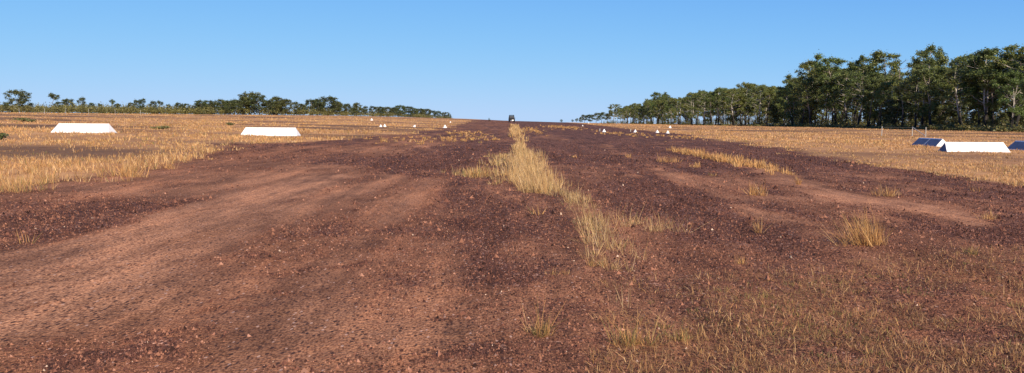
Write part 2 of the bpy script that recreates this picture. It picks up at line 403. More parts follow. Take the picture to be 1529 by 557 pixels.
straw = np.clip(sstep(-.2, 2.0, -sd) * (.55 + .9 * (fbm(gx * .3, gy * .12, 91, 3) - .3)), 0, 1)
add_f(me, 'straw', straw); add_f(me, 'burn', burn(gx, gy) * sstep(0, 1.5, -sd))
tag(obj('ground', me), kind='structure')
keep = (sd[quads].max(1) > 0) & (gy[quads].min(1) > -60)
q = quads[keep]; used = np.unique(q); remap = np.zeros(len(V), np.int64); remap[used] = np.arange(len(used))
v2 = V[used].copy(); v2[:, 2] += .006
me = mesh_np('runway', v2, remap[q], mat=M_strip, smooth=True)
add_f(me, 'gravel', gr[used]); add_f(me, 'sand', sa[used])
tag(obj('runway', me), 'bare reddish gravel airstrip running to the horizon', None, None, 'structure')

# ------------------------------------------------------------------ loose gravel
def in_view(x, y, m=.74): return np.abs(x) < m * y + 1.0
def pebbles(n):
    y = np.exp(rng.uniform(math.log(4.6), math.log(60), n * 3)); x = rng.uniform(-.72, .72, n * 3) * y
    g, s = soil(x, y)
    k = (strip_d(x, y) > -.4) & (rng.random(len(x)) < (.12 + .95 * g - .30 * s) * np.clip(1.15 - np.log(y / 9) / 2.0, .02, 1))
    x = x[k][:n]; y = y[k][:n]; g = g[k][:n]; n = len(x)
    r = np.clip(rng.lognormal(math.log(.0056), .50, n), .0028, .032) * np.clip((y / 9) ** .6, .8, 2.2)
    base = np.array([[1, 0, -.35], [0, 1, -.35], [-1, 0, -.35], [0, -1, -.35], [0, 0, 1.]])
    v = base[None] * (1 + rng.uniform(-.3, .3, (n, 5, 1))) + rng.normal(0, .16, (n, 5, 3))
    v = v * np.stack([rng.uniform(.8, 1.4, n), rng.uniform(.8, 1.3, n), rng.uniform(.8, 1.4, n)], -1)[:, None, :] * r[:, None, None]
    a = rng.uniform(0, 6.28, n); ca, sa_ = np.cos(a), np.sin(a)
    vx = v[..., 0] * ca[:, None] - v[..., 1] * sa_[:, None]; vy = v[..., 0] * sa_[:, None] + v[..., 1] * ca[:, None]
    z = zg(x, y) + .006 + r * .25
    v = np.stack([vx + x[:, None], vy + y[:, None], v[..., 2] + z[:, None]], -1)
    f = np.array([[0, 1, 4], [1, 2, 4], [2, 3, 4], [3, 0, 4]])
    F3 = (np.arange(n)[:, None, None] * 5 + f[None]).reshape(-1, 3)
    pal = np.array([[.040, .018, .014], [.085, .035, .026], [.15, .062, .041], [.25, .112, .070], [.36, .18, .12], [.52, .37, .27]])
    w = rng.random(n); t = w * .75 + (1 - g) * .35
    ci = np.where(rng.random(n) < .0025, 5, np.digitize(t, [.30, .55, .74, .95]))
    tint = np.repeat(pal[ci] * rng.uniform(.6, 1.25, (n, 1)), 5, 0)
    o = obj('gravel', mesh_np('gravel', v.reshape(-1, 3), faces3=F3, mat=M_peb, tint=tint))
    tag(o, 'loose dark red laterite pebbles strewn over the airstrip', 'gravel', None, 'stuff')
pebbles(210000)

# ------------------------------------------------------------------ grass
STRAW = np.array([[.70, .395, .145], [.60, .32, .115], [.72, .455, .205], [.52, .265, .095], [.40, .20, .08]])
MIXED = np.array([[.72, .43, .175], [.66, .38, .145], [.80, .53, .26], [.56, .30, .115], [.46, .24, .10], [.36, .19, .09]])
PALE = np.array([[.70, .46, .20], [.62, .39, .16], [.78, .55, .29], [.52, .30, .12], [.42, .24, .11]])
GREEN = np.array([[.20, .18, .055], [.28, .22, .07], [.14, .14, .045]])
def blades(cx, cy, cz, nb, h, spread, lean, width, pal, wind=(-.12, .05), stalk=.0, green=0.0, shade=None):
    """arrays per tuft: centre, blade count, height, root spread, lean; returns verts, quads, tris, tint"""
    t = np.repeat(np.arange(len(cx)), nb); n = len(t)
    az = rng.uniform(0, 2 * math.pi, n); rr = np.sqrt(rng.random(n)) * spread[t]
    bx = cx[t] + np.cos(az) * rr; by = cy[t] + np.sin(az) * rr
    az2 = az + rng.normal(0, .7, n)
    L = h[t] * rng.uniform(.45, 1.15, n) * (1 + stalk * (rng.random(n) < .12))
    le = np.clip(np.abs(rng.normal(0, 1, n)) * lean[t] + .08, 0, 1.48)
    dx = np.cos(az2) * np.sin(le) + wind[0] * rng.uniform(.3, 1.5, n); dy = np.sin(az2) * np.sin(le) + wind[1]
    dz = np.cos(le)
    nrm = np.sqrt(dx * dx + dy * dy + dz * dz); dx /= nrm; dy /= nrm; dz /= nrm
    dro = rng.uniform(.0, .35, n) * np.clip(le * 1.5, .2, 1)
    wa = rng.uniform(0, math.pi, n); wx = np.cos(wa) * width[t] * .5; wy = np.sin(wa) * width[t] * .5
    z0 = cz[t] - .01
    mx = bx + dx * L * .55; my = by + dy * L * .55; mz = z0 + dz * L * .55
    tx = bx + dx * L * (1 + .2 * dro); ty = by + dy * L * (1 + .2 * dro); tz = z0 + dz * L * (1 - .5 * dro)
    v = np.stack([np.stack([bx - wx, by - wy, z0], -1), np.stack([bx + wx, by + wy, z0], -1),
                  np.stack([mx - wx * .8, my - wy * .8, mz], -1), np.stack([mx + wx * .8, my + wy * .8, mz], -1),
                  np.stack([tx, ty, tz], -1)], 1)
    i = np.arange(n)[:, None] * 5
    q = i + np.array([[0, 1, 3, 2]]); f3 = i + np.array([[2, 3, 4]])
    c = pal[rng.integers(0, len(pal), n)] * rng.uniform(.8, 1.2, (n, 1))
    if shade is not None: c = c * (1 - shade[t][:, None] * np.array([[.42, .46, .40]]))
    c = c * (1 - .35 * (rng.random((len(cx), 1)) ** 2)[t])
    tg = rng.random(len(cx))[t]
    gm = (rng.random(n) < np.clip(np.asarray(green if np.ndim(green) == 0 else green[t]) * (.4 + 1.2 * tg), 0, 1))
    c = np.where(gm[:, None], GREEN[rng.integers(0, 3, n)] * rng.uniform(.8, 1.2, (n, 1)), c)
    tint = np.repeat(c, 5, 0)
    return v.reshape(-1, 3), q, f3, tint
def grass_object(name, parts, label, cat, kind='stuff'):
    off = 0; Vs, Qs, Ts, Cs = [], [], [], []
    for v, q, f, c in parts:
        Vs.append(v); Qs.append(q + off); Ts.append(f + off); Cs.append(c); off += len(v)
    me = mesh_np(name, np.concatenate(Vs), np.concatenate(Qs), np.concatenate(Ts), M_grass, np.concatenate(Cs))
    return tag(obj(name, me), label, cat, None, kind)
A = lambda n, v: np.full(n, float(v))

# fields on both sides of the strip
def field(n, side, y0, y1, dens_edge):
    y = np.exp(rng.uniform(math.log(y0), math.log(y1), n)); x = side * rng.uniform(.02, .82, n) * y
    s = -strip_d(x, y); b = burn(x, y)
    pat = fbm(x * .25, y * .11, 101, 3)
    p = sstep(-.5, 1.1, s) * np.clip(1.1 - .95 * b, 0, 1) * np.clip(.25 + 1.9 * (pat - .25), .06, 1)
    k = (s > -.6) & (rng.random(n) < p)
    x, y, s, b, pat = x[k], y[k], s[k], b[k], pat[k]; n = len(x)
    big = fbm(x * .12, y * .06, 111, 2)
    if side < 0: h = (.12 + .20 * big) * np.where(y < 30, 1.0, np.clip(1.0 - (y - 30) / 110, .72, 1)) * rng.uniform(.5, 1.4, n)
    else: h = (.07 + .12 * big) * rng.uniform(.6, 1.4, n) * np.where(y > 45, 1.25, 1.0)
    h = h * (1 - .45 * b)
    w = np.maximum(.004, .00062 * y); nb = rng.integers(9, 17, n)
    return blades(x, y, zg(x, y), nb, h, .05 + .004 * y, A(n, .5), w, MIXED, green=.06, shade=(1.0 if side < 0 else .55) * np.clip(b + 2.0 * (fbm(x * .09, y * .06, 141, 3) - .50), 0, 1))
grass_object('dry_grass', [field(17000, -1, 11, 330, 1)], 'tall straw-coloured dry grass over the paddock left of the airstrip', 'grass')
grass_object('dry_grass', [field(15000, 1, 17, 330, 1)], 'short golden dry grass over the paddock right of the airstrip', 'grass')

# windrow of tall grass along the middle of the strip
def scatter(n, pts, fy=.25):
    """tufts round listed (x, y, half width, half length) spots"""
    w = np.array([max(p[2] * p[3], .05) * (p[4] if len(p) > 4 else 1) for p in pts]); k = rng.choice(len(pts), n, p=w / w.sum()); P = np.array([p[:4] for p in pts])[k]
    return P[:, 0] + rng.normal(0, .5, n) * P[:, 2], P[:, 1] + rng.normal(0, .5, n) * P[:, 3]
mid = []
n = 450
y = 16.8 + 30 * rng.random(n) ** 1.25; x = .52 + (y - 18) * -.004 + rng.normal(0, .24, n) * np.clip(1.35 - (y - 17) / 40, .5, 1.3) + .25 * (fbm(y * .3, y * 0, 5, 2) - .5)
dense = rng.random(n) < np.clip(1.1 - (y - 17) / 45, .3, 1) * (.35 + 1.1 * (fbm(x * .9, y * .5, 151, 2) > .42)); x, y = x[dense], y[dense]; n = len(x)
mid.append(blades(x, y, zg(x, y), rng.integers(14, 30, n), rng.uniform(.16, .52, n) * np.where(y > 30, .8, 1), A(n, .11), A(n, .33), np.maximum(.0035, .00040 * y), PALE, stalk=.35, green=.03))
n = 110; y = rng.uniform(44, 150, n); x = .45 + rng.normal(0, .28, n)
k = rng.random(n) < np.where((y > 66) & (y < 110), .9, .4); x, y = x[k], y[k]; n = len(x)
mid.append(blades(x, y, zg(x, y), rng.integers(20, 34, n), rng.uniform(.35, .65, n), A(n, .22), A(n, .3), np.maximum(.004, .0006 * y), PALE, green=.0))
x, y = scatter(110, [(*ground_at(725, 262), .75, 2.2), (*ground_at(755, 258), .5, 3), (*ground_at(700, 262), .5, 1.2), (*ground_at(745, 240), .5, 5), (*ground_at(780, 230), .4, 6)])
n = len(x); mid.append(blades(x, y, zg(x, y), rng.integers(12, 24, n), rng.uniform(.12, .34, n), A(n, .12), A(n, .42), np.maximum(.0035, .00045 * y), PALE, green=.10))
x, y = scatter(140, [(*ground_at(890, 345), .26, 1.2, 2), (*ground_at(905, 370), .26, .8, 2), (*ground_at(880, 320), .3, 1.5), (*ground_at(970, 342), .55, .7, 1), (*ground_at(905, 395), .2, .5), (*ground_at(856, 298), .3, 1.2, 1.5), (*ground_at(840, 290), .3, .8, 1.5), (*ground_at(915, 425), .2, .3, .5), (*ground_at(930, 455), .2, .3, .5), (*ground_at(900, 440), .15, .3, .4), (*ground_at(940, 335), .5, .8, .6)])
n = len(x); mid.append(blades(x, y, zg(x, y), rng.integers(10, 24, n), rng.uniform(.10, .30, n), A(n, .09), A(n, .55), A(n, .0038), PALE, stalk=.9, green=.09))
grass_object('tall_grass', mid, 'windrow of tall golden grass growing down the middle of the airstrip', 'grass')

# second thin row on the right half of the strip and thin patches elsewhere
sp = []
x, y = scatter(150, [(8.3, 38, .5, 4), (8.2, 33, .55, 4), (8.1, 29, .55, 3.5), (8.0, 26, .5, 2.5), (7.9, 23.5, .3, 1.2)])
n = len(x); sp.append(blades(x, y, zg(x, y), rng.integers(16, 28, n), rng.uniform(.12, .36, n), A(n, .12), A(n, .4), np.maximum(.004, .0006 * y), STRAW))
spots = [(*ground_at(a, b), c, d) for a, b, c, d in [(920, 236, .9, 1.6), (945, 238, .5, .8), (1500, 290, 1.2, .8), (1060, 262, .5, .8), (855, 234, .3, 1.2), (600, 213, 2.5, 5),
    (660, 208, 2.5, 9), (560, 208, 2, 5), (690, 200, 2, 15), (720, 207, 1.2, 9), (30, 358, .7, .6), (250, 250, .6, .5), (800, 325, .25, .3), (830, 408, .18, .18), (840, 190, 3, 30), (1010, 205, 2.5, 8), (930, 200, 2.5, 15), (795, 195, 1.5, 30), (300, 238, 1.2, 1)]]
x, y = scatter(520, spots); n = len(x)
sp.append(blades(x, y, zg(x, y), rng.integers(10, 20, n), rng.uniform(.08, .24, n), A(n, .10), A(n, .5), np.maximum(.004, .0006 * y), STRAW, green=.05))
grass_object('sparse_grass', sp, 'thin low patches of dry grass scattered over the airstrip gravel', 'grass')

# low mixed grass and weeds in the lower right corner
n = 20000
y = np.exp(rng.uniform(math.log(4.4), math.log(13), n)); x = rng.uniform(.05, .80, n) * y
lim = 7.6 + (x - 1) * .42
p = sstep(.0, 1.6, lim - y + (fbm(x * .9, y * .9, 121, 3) - .5) * 3.5) * sstep(.55, 1.6, x + (fbm(x, y, 122, 2) - .5)) * np.clip((fbm(x * 2.2, y * 2.2, 125, 3) - .40) * 4.5, .02, 1)
k = rng.random(n) < p * .44; x, y = x[k], y[k]; n = len(x)
LOW = np.array([[.44, .24, .10], [.52, .30, .13], [.62, .38, .18], [.32, .15, .07], [.24, .10, .055]])
gmask = np.clip((fbm(x * 1.3, y * 1.3, 131, 3) - .45) * 3.5, 0, .6)
wd_parts = [blades(x, y, zg(x, y), rng.integers(7, 20, n), rng.uniform(.018, .07, n), A(n, .08), A(n, 1.3), A(n, .0036), LOW, wind=(-.05, .02), stalk=1.2, green=gmask)]
n = 26000; y = np.exp(rng.uniform(math.log(4.4), math.log(12), n)); x = rng.uniform(.1, .8, n) * y
k = (7.9 + (x - 1) * .42 > y) & (fbm(x * 2.2, y * 2.2, 125, 2) > .38); x, y = x[k], y[k]; n = len(x)     # fallen straws
wd_parts.append(blades(x, y, zg(x, y) + .026, rng.integers(1, 4, n), rng.uniform(.03, .12, n), A(n, .05), A(n, 3.5), A(n, .0038), np.concatenate([STRAW, LOW, LOW, LOW * .7])))
n = 420; y = np.exp(rng.uniform(math.log(4.5), math.log(11), n)); x = rng.uniform(.15, .78, n) * y
k = (7.4 + (x - 1) * .40 > y) & (fbm(x * 1.3, y * 1.3, 131, 3) > .46); x, y = x[k], y[k]; n = len(x)           # low green rosettes
wd_parts.append(blades(x, y, zg(x, y), rng.integers(18, 40, n), rng.uniform(.03, .075, n), A(n, .06), A(n, .8), A(n, .0045), LOW, green=A(n, .75)))
grass_object('weeds', wd_parts, 'low dry and green grass and weeds in the near right corner', 'weeds')

# single tufts that stand on their own
def tuft(px, py, h, spread, nb, lean, green, label, wind=(-.12, .05), stalk=.4):
    x, y = ground_at(px, py)
    k = max(3, nb // 16); cx = rng.normal(0, spread * .5, k); cy = rng.normal(0, spread * .4, k)
    zc = zg(x + cx, y + cy) - float(zg(x, y))
    v, q, f, c = blades(cx, cy, zc, np.full(k, nb // k), rng.uniform(.75, 1.1, k) * h, A(k, spread * .35), A(k, lean), A(k, max(.0034, .00042 * y)), STRAW, wind, stalk, green)
    o = obj('grass_tuft', mesh_np('grass_tuft', v, q, f, M_grass, c), loc=G(x, y, .002))
    return tag(o, label, 'grass tuft', 'grass tufts standing alone on the airstrip')
tuft(1297, 366, .52, .22, 420, .38, .03, 'largest lone golden tuft, leaning left, right of the bare sandy patch', (-.28, .05), .3)
tuft(810, 502, .20, .09, 150, .60, .22, 'spiky green-based tuft on bare gravel nearest the bottom centre', (-.02, .05), 1.2)
tuft(945, 515, .20, .13, 230, .50, .32, 'dense greenish tuft at the bottom, left end of the weedy corner', (-.05, .05), 1.0)
tuft(1022, 512, .13, .12, 150, .60, .30, 'low greenish tuft beside the dense tuft at the bottom')
tuft(1328, 293, .28, .22, 150, .55, .0, 'small golden tuft just above the bare sandy patch')
tuft(1131, 292, .32, .18, 120, .42, .0, 'upright golden tuft midway between centre windrow and right paddock', stalk=.8)
tuft(1137, 348, .28, .08, 50, .45, .0, 'thin wispy tuft below the upright golden tuft', stalk=.9)
tuft(1193, 276, .30, .10, 50, .50, .0, 'faint wispy tuft under the right end of the thin grass row', stalk=.6)
tuft(996, 242, .30, .35, 110, .50, .0, 'compact golden tuft left of the thin grass row')
tuft(1476, 328, .22, .12, 80, .60, .0, 'small sprawling tuft near the right edge above the weeds')
tuft(830, 411, .09, .10, 70, .80, .10, 'tiny flat tuft on the gravel left of the windrow foot')
tuft(186, 264, .42, .45, 220, .45, .04, 'bushy dry tuft at the left paddock edge, standing out onto the dirt', (.05, .05))
tuft(250, 252, .25, .25, 70, .5, .0, 'small tuft on the dirt right of the bushy paddock-edge tuft')
tuft(20, 286, .38, .5, 220, .45, .25, 'green-based tuft at the left picture edge where grass meets dirt')
tuft(1040, 250, .22, .25, 80, .5, .0, 'low tuft at the near side of the thin grass row')
tuft(895, 398, .14, .14, 130, .55, .12, 'low dry tuft at the near foot of the centre windrow')
tuft(1105, 395, .16, .07, 40, .5, .2, 'small pale tuft at the upper edge of the weedy corner')
tuft(1450, 380, .13, .10, 90, .6, .55, 'small green tuft at the upper right of the weedy corner')
tuft(715, 264, .34, .35, 170, .45, .35, 'greenish tuft at the left end of the windrow side patch')
tuft(435, 200, .30, .22, 60, .6, .0, 'scraggly brown tuft against the front of the second white gable marker')

# ------------------------------------------------------------------ white gable markers
def gable(x, y, L, rz, label, navy_side=None, w=1.0, h=.50, inset=.20, panels=2):
    g = empty('gable_marker', G(x, y, -.01), rz); tag(g, label, 'marker', 'gable markers at the strip corners')
    hw = w / 2; hl = L / 2; rid = hl - inset
    for s, nm in ((-1, 'front'), (1, 'back')):
        for k in range(panels):
            a0 = k / panels; a1 = (k + 1) / panels; gap = .006
            b0 = -hl + 2 * hl * a0 + gap * (k > 0); b1 = -hl + 2 * hl * a1 - gap * (k < panels - 1)
            t0 = -rid + 2 * rid * a0 + gap * (k > 0); t1 = -rid + 2 * rid * a1 - gap * (k < panels - 1)
            m = MB(); n = Vector((0, s * h, hw)).normalized() * .02
            o4 = [Vector((b0, s * hw, 0)), Vector((b1, s * hw, 0)), Vector((t1, s * .012, h)), Vector((t0, s * .012, h))]
            m.poly(o4 + [p - n for p in o4], [(0, 1, 2, 3), (7, 6, 5, 4), (0, 4, 5, 1), (1, 5, 6, 2), (2, 6, 7, 3), (3, 7, 4, 0)])
            o = obj('panel', m.mesh('panel', M_white), g)
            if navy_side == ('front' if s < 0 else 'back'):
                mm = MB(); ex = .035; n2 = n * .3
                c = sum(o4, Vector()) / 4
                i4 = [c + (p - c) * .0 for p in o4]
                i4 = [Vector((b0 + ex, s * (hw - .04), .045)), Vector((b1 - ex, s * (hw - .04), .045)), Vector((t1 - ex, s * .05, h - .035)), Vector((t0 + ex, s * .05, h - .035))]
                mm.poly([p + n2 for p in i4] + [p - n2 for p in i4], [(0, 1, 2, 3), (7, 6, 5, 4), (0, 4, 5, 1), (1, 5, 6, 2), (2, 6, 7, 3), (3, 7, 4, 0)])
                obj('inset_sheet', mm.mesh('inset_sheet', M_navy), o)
    for e in (-1, 1):
        m = MB(); t = .02 * -e
        tri = [Vector((e * (hl - .012), -hw + .03, 0)), Vector((e * (hl - .012), hw - .03, 0)), Vector((e * (rid - .004), 0, h - .03))]
        m.poly(tri + [p + Vector((t, 0, 0)) for p in tri], [(0, 1, 2), (5, 4, 3), (0, 3, 4, 1), (1, 4, 5, 2), (2, 5, 3, 0)])
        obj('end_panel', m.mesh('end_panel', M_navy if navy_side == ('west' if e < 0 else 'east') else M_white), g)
    m = MB(); m.tube([(-rid, 0, h + .004), (rid, 0, h + .004)], .018, 6); obj('ridge_cap', m.mesh('ridge_cap', M_white), g)
    return g
def gable_px(p0, p1, py, rz, label, D=None, **kw):
    x, y = ground_at((p0 + p1) / 2, py)
    return gable(x, y + .5, (p1 - p0) / F * y, rz, label, **kw)
gable_px(75, 162, 198.5, 0.0, 'leftmost long white gable marker in the dry grass', panels=1)
gable_px(358, 443.5, 203, 0.0, 'white gable marker left of centre with a brown tuft before it', panels=1)
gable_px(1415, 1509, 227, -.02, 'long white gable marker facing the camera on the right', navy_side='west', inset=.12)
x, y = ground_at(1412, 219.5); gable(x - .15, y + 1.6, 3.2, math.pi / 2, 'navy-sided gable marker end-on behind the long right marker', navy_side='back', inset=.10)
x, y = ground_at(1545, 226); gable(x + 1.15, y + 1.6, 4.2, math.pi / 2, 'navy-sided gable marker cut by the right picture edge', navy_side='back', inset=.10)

# ------------------------------------------------------------------ white cones along the strip edges
cone = MB(); cone.lathe([(.42, 0), (.42, .035), (.36, .05), (.20, .30), (.075, .54), (.055, .565), (.02, .575)], 20)
cone_me = cone.mesh('cone_marker', M_white, False)
def cone_at(px, py, size_px, label, tilt=0.0):
    x, y = ground_at(px, py)
    o = obj('cone_marker', cone_me, loc=G(x, y, .0)); s = .80 * size_px / F * y / .575; o.scale = (s * 1.0, s * 1.0, s)
    o.rotation_euler = (0, tilt, random.uniform(0, 6))
    if tilt: o.rotation_euler = (0, tilt, 0)
    tag(o, label, 'cone', 'white cone markers along the airstrip')
cone_at(902, 197.3, 5.8, 'white cone at the right strip edge, first of the right-hand row from the centre')
cone_at(948.5, 197.8, 5.6, 'white cone second in the right-hand row, beside a short stake')
cone_at(981.5, 198.2, 5.3, 'white cone third in the right-hand row, just left of the end one')
cone_at(997, 199.2, 5.4, 'white cone at the right end of the right-hand row')
cone_at(1000.5, 191.2, 4.4, 'white cone standing farther back above the end of the right-hand row')
cone_at(870, 188.3, 2.2, 'tiny far white cone on the right strip edge before the wood')
cone_at(879, 184.2, 1.9, 'tiniest white cone at the foot of the far right trees')
cone_at(664.5, 191.0, 5.8, 'white cone nearest the centre in the left-hand row')
cone_at(568.5, 189.6, 4.6, 'left one of two white cones close together in the left grass')
cone_at(574.5, 189.2, 4.9, 'right one of two white cones close together in the left grass')
cone_at(618.5, 189.6, 4.4, 'tilted white cone midway in the left-hand row', .5)
cone_at(555, 180.0, 4.2, 'broad white cone alone in the far left grass')
cone_at(672.5, 183.0, 2.4, 'tiny far white cone at the left strip edge near the horizon')
def stake(px, py, hpx, mat, label):
    x, y = ground_at(px, py); h = hpx / F * y; m = MB(); m.tube([(0, 0, -.05), (.01, 0, h * .9), (.012, 0, h)], [.05, .045, .02], 7)
    o = obj('short_stake', m.mesh('short_stake', mat), loc=G(x, y)); tag(o, label, 'stake', 'short stakes beside the cones')
stake(895.5, 196, 4.0, M_post, 'short pale stake left of the first right-hand cone')
stake(941.5, 196.6, 4.0, M_post, 'short pale stake left of the second right-hand cone')
stake(988.5, 198.4, 2.6, M_brown, 'short brown stub between the last two right-hand cones')
stake(672, 190.4, 4.0, M_brown, 'short brown stake right of the nearest left-hand cone')
stake(625, 189, 3.2, M_brown, 'short brown stake right of the tilted cone')

# ------------------------------------------------------------------ fences
def fence(posts, label, h=1.25, braces=(), th=.5):
    x0, y0 = posts[0]; root = empty('wire_fence', G(x0, y0)); tag(root, label, 'fence'); z0 = float(zg(x0, y0))
    loc = [(x - x0, y - y0, float(zg(x, y)) - z0) for x, y in posts]
    for p in loc:
        m = MB(); m.tube([(p[0], p[1], p[2] - .15), (p[0], p[1], p[2] + h - .03), (p[0], p[1], p[2] + h)], [.06 * th, .055 * th, .035 * th], 7)
        obj('post', m.mesh('post', M_post), root)
    for i, j in braces:
        m = MB(); a = Vector(loc[i]) + Vector((0, 0, h * .95)); b = Vector(loc[j]) + Vector((0, 0, .12)); m.tube([a, b], .05 * th, 6)
        obj('brace', m.mesh('brace', M_post), root)
    for k in (.28 * h, .6 * h, .92 * h):
        m = MB(); m.tube([(p[0], p[1] - .07, p[2] + k) for p in loc], .006, 4); obj('wire', m.mesh('wire', M_wire), root)
Lp = [ground_at(px, py) for px, py in ((-6, 170), (28.7, 170.2), (66.5, 170.8), (98.5, 171.2), (132.5, 171.4), (172, 171.8), (210, 172.2))]
fence(Lp, 'sparse pale-posted wire fence along the left grassland')
Rp = [ground_at(px, py) for px, py in ((1316.5, 203), (1362, 203.5), (1382, 204.8))]
fence(Rp, 'pale-posted wire fence with a slanting corner brace before the right wood', 1.02, ((1, 2),), .7)

# ------------------------------------------------------------------ vehicle and stump on the horizon
def vehicle(px, py):
    x, y = ground_at(px, py); y = min(y, 300.0); x = (px - CX) / F * y + .0
    g = empty('parked_truck', G(x, y), math.radians(4)); g.scale = (.92, .92, .90); tag(g, 'dark high vehicle with white front bumper parked on the horizon', 'vehicle')
    def P(name, fn, mat, parent=g, smooth=False):
        m = MB(); fn(m); return obj(name, m.mesh(name, mat, smooth), parent)
    def prism(m, prof, x0, x1, tx=0.0):
        n = len(prof); pts = [(x0 + tx * (z > 1.25), yy, z) for yy, z in prof] + [(x1 - tx * (z > 1.25), yy, z) for yy, z in prof]
        m.poly(pts, [tuple(range(n)), tuple(reversed(range(n, 2 * n)))] + [(i, i + n, (i + 1) % n + n, (i + 1) % n) for i in range(n)])
    body = P('body', lambda m: prism(m, [(-2.3, .62), (2.4, .55), (2.4, 1.2), (-.9, 1.22), (-2.2, 1.12)], -.92, .92), M_dark)
    cab = P('cabin', lambda m: prism(m, [(-.95, 1.22), (2.35, 1.22), (2.25, 2.12), (-.45, 2.12)], -.86, .86, .07), M_dark)
    P('windscreen', lambda m: m.poly([(-.76, -.92, 1.27), (.76, -.92, 1.27), (.70, -.50, 2.05), (-.70, -.50, 2.05)], [(0, 1, 2, 3)]), M_glass, cab)
    P('roof_rack', lambda m: (m.box((0, .9, 2.24), (1.75, 2.3, .06)), m.box((-.7, .9, 2.17), (.05, 2.0, .1)), m.box((.7, .9, 2.17), (.05, 2.0, .1)), m.box((0, .9, 2.36), (1.5, 1.6, .18))), M_dark, cab)
    P('bumper', lambda m: m.box((.18, -2.40, .68), (.62, .16, .34)), M_white)
    for s in (-1, 1):
        P('headlight', lambda m: m.lathe([(.11, 0), (.11, .04), (.07, .05)], 10, (s * .70, -2.32, .95)), M_lamp)
        P('mirror', lambda m: m.box((s * 1.02, -.72, 1.42), (.2, .1, .26)), M_dark)
        for yy in (-1.5, 1.5):
            w = P('wheel', lambda m: m.tube([(s * .62, yy, .40), (s * .68, yy, .40), (s * .86, yy, .40), (s * .92, yy, .40)], [.34, .40, .40, .34], 18), M_tyre)
            P('rim', lambda m: m.tube([(s * .90, yy, .40), (s * .94, yy, .40)], [.22, .20], 12), M_steel, w)
vehicle(763.5, 182.5)

# ------------------------------------------------------------------ trees
def leaf_cloud(clumps, per, size, pal, r):
    """drooping rhombic leaf sprays through each clump ellipsoid"""
    Vv = []; T = []
    for (c, rx, rz_) in clumps:
        n = max(10, int(per * (rx / 1.0) ** 1.6)); d = r.normal(0, 1, (n, 3)); d /= np.linalg.norm(d, axis=1, keepdims=True)
        rad = np.abs(r.normal(.62, .30, n))
        p = np.array(c)[None] + d * rad[:, None] * np.array([rx, rx, rz_])[None] * (1 + .25 * r.normal(0, 1, (n, 1)) * .5)
        L = size * r.uniform(.6, 1.4, n); az = r.uniform(0, 6.283, n); dr = r.uniform(-.9, .5, n)
        a = np.stack([np.cos(az) * np.cos(dr), np.sin(az) * np.cos(dr), np.sin(dr)], -1)
        q = r.normal(0, 1, (n, 3)); b = np.cross(a, q); b /= np.linalg.norm(b, axis=1, keepdims=True) + 1e-9
        b *= (L * r.uniform(.22, .4, n))[:, None]; a = a * (L * .5)[:, None]
        Vv.append(np.stack([p - a, p + b, p + a, p - b], 1))
        col = pal[r.integers(0, len(pal), n)] * r.uniform(.75, 1.25, (n, 1)) * r.uniform(.85, 1.15)
        T.append(np.repeat(col, 4, 0))
    Vv = np.concatenate(Vv).reshape(-1, 3); T = np.concatenate(T)
    return Vv, np.arange(len(Vv)).reshape(-1, 4), T
EUC = np.array([[.13, .165, .046], [.165, .19, .055], [.095, .12, .04], [.21, .22, .066], [.11, .135, .055]])
EUC2 = np.array([[.08, .098, .036], [.10, .115, .042], [.065, .08, .034], [.12, .13, .052]])
def limb(m, a, b, r0, r1, rr, k=4, sag=.12):
    a = Vector(a); b = Vector(b); L = (b - a).length; pts = []; rad = []
    off = [Vector((rr.normal(0, 1), rr.normal(0, 1), rr.normal(0, .4))) * L * sag * .4 for _ in range(k + 1)]
    for i in range(k + 1):
        t = i / k; p = a.lerp(b, t) + off[i] * math.sin(math.pi * t) + Vector((0, 0, -L * .06 * math.sin(math.pi * t)))
        pts.append(p); rad.append(r0 + (r1 - r0) * t)
    m.tube(pts, rad, 6 if r0 > .06 else 4, cap=False); return pts
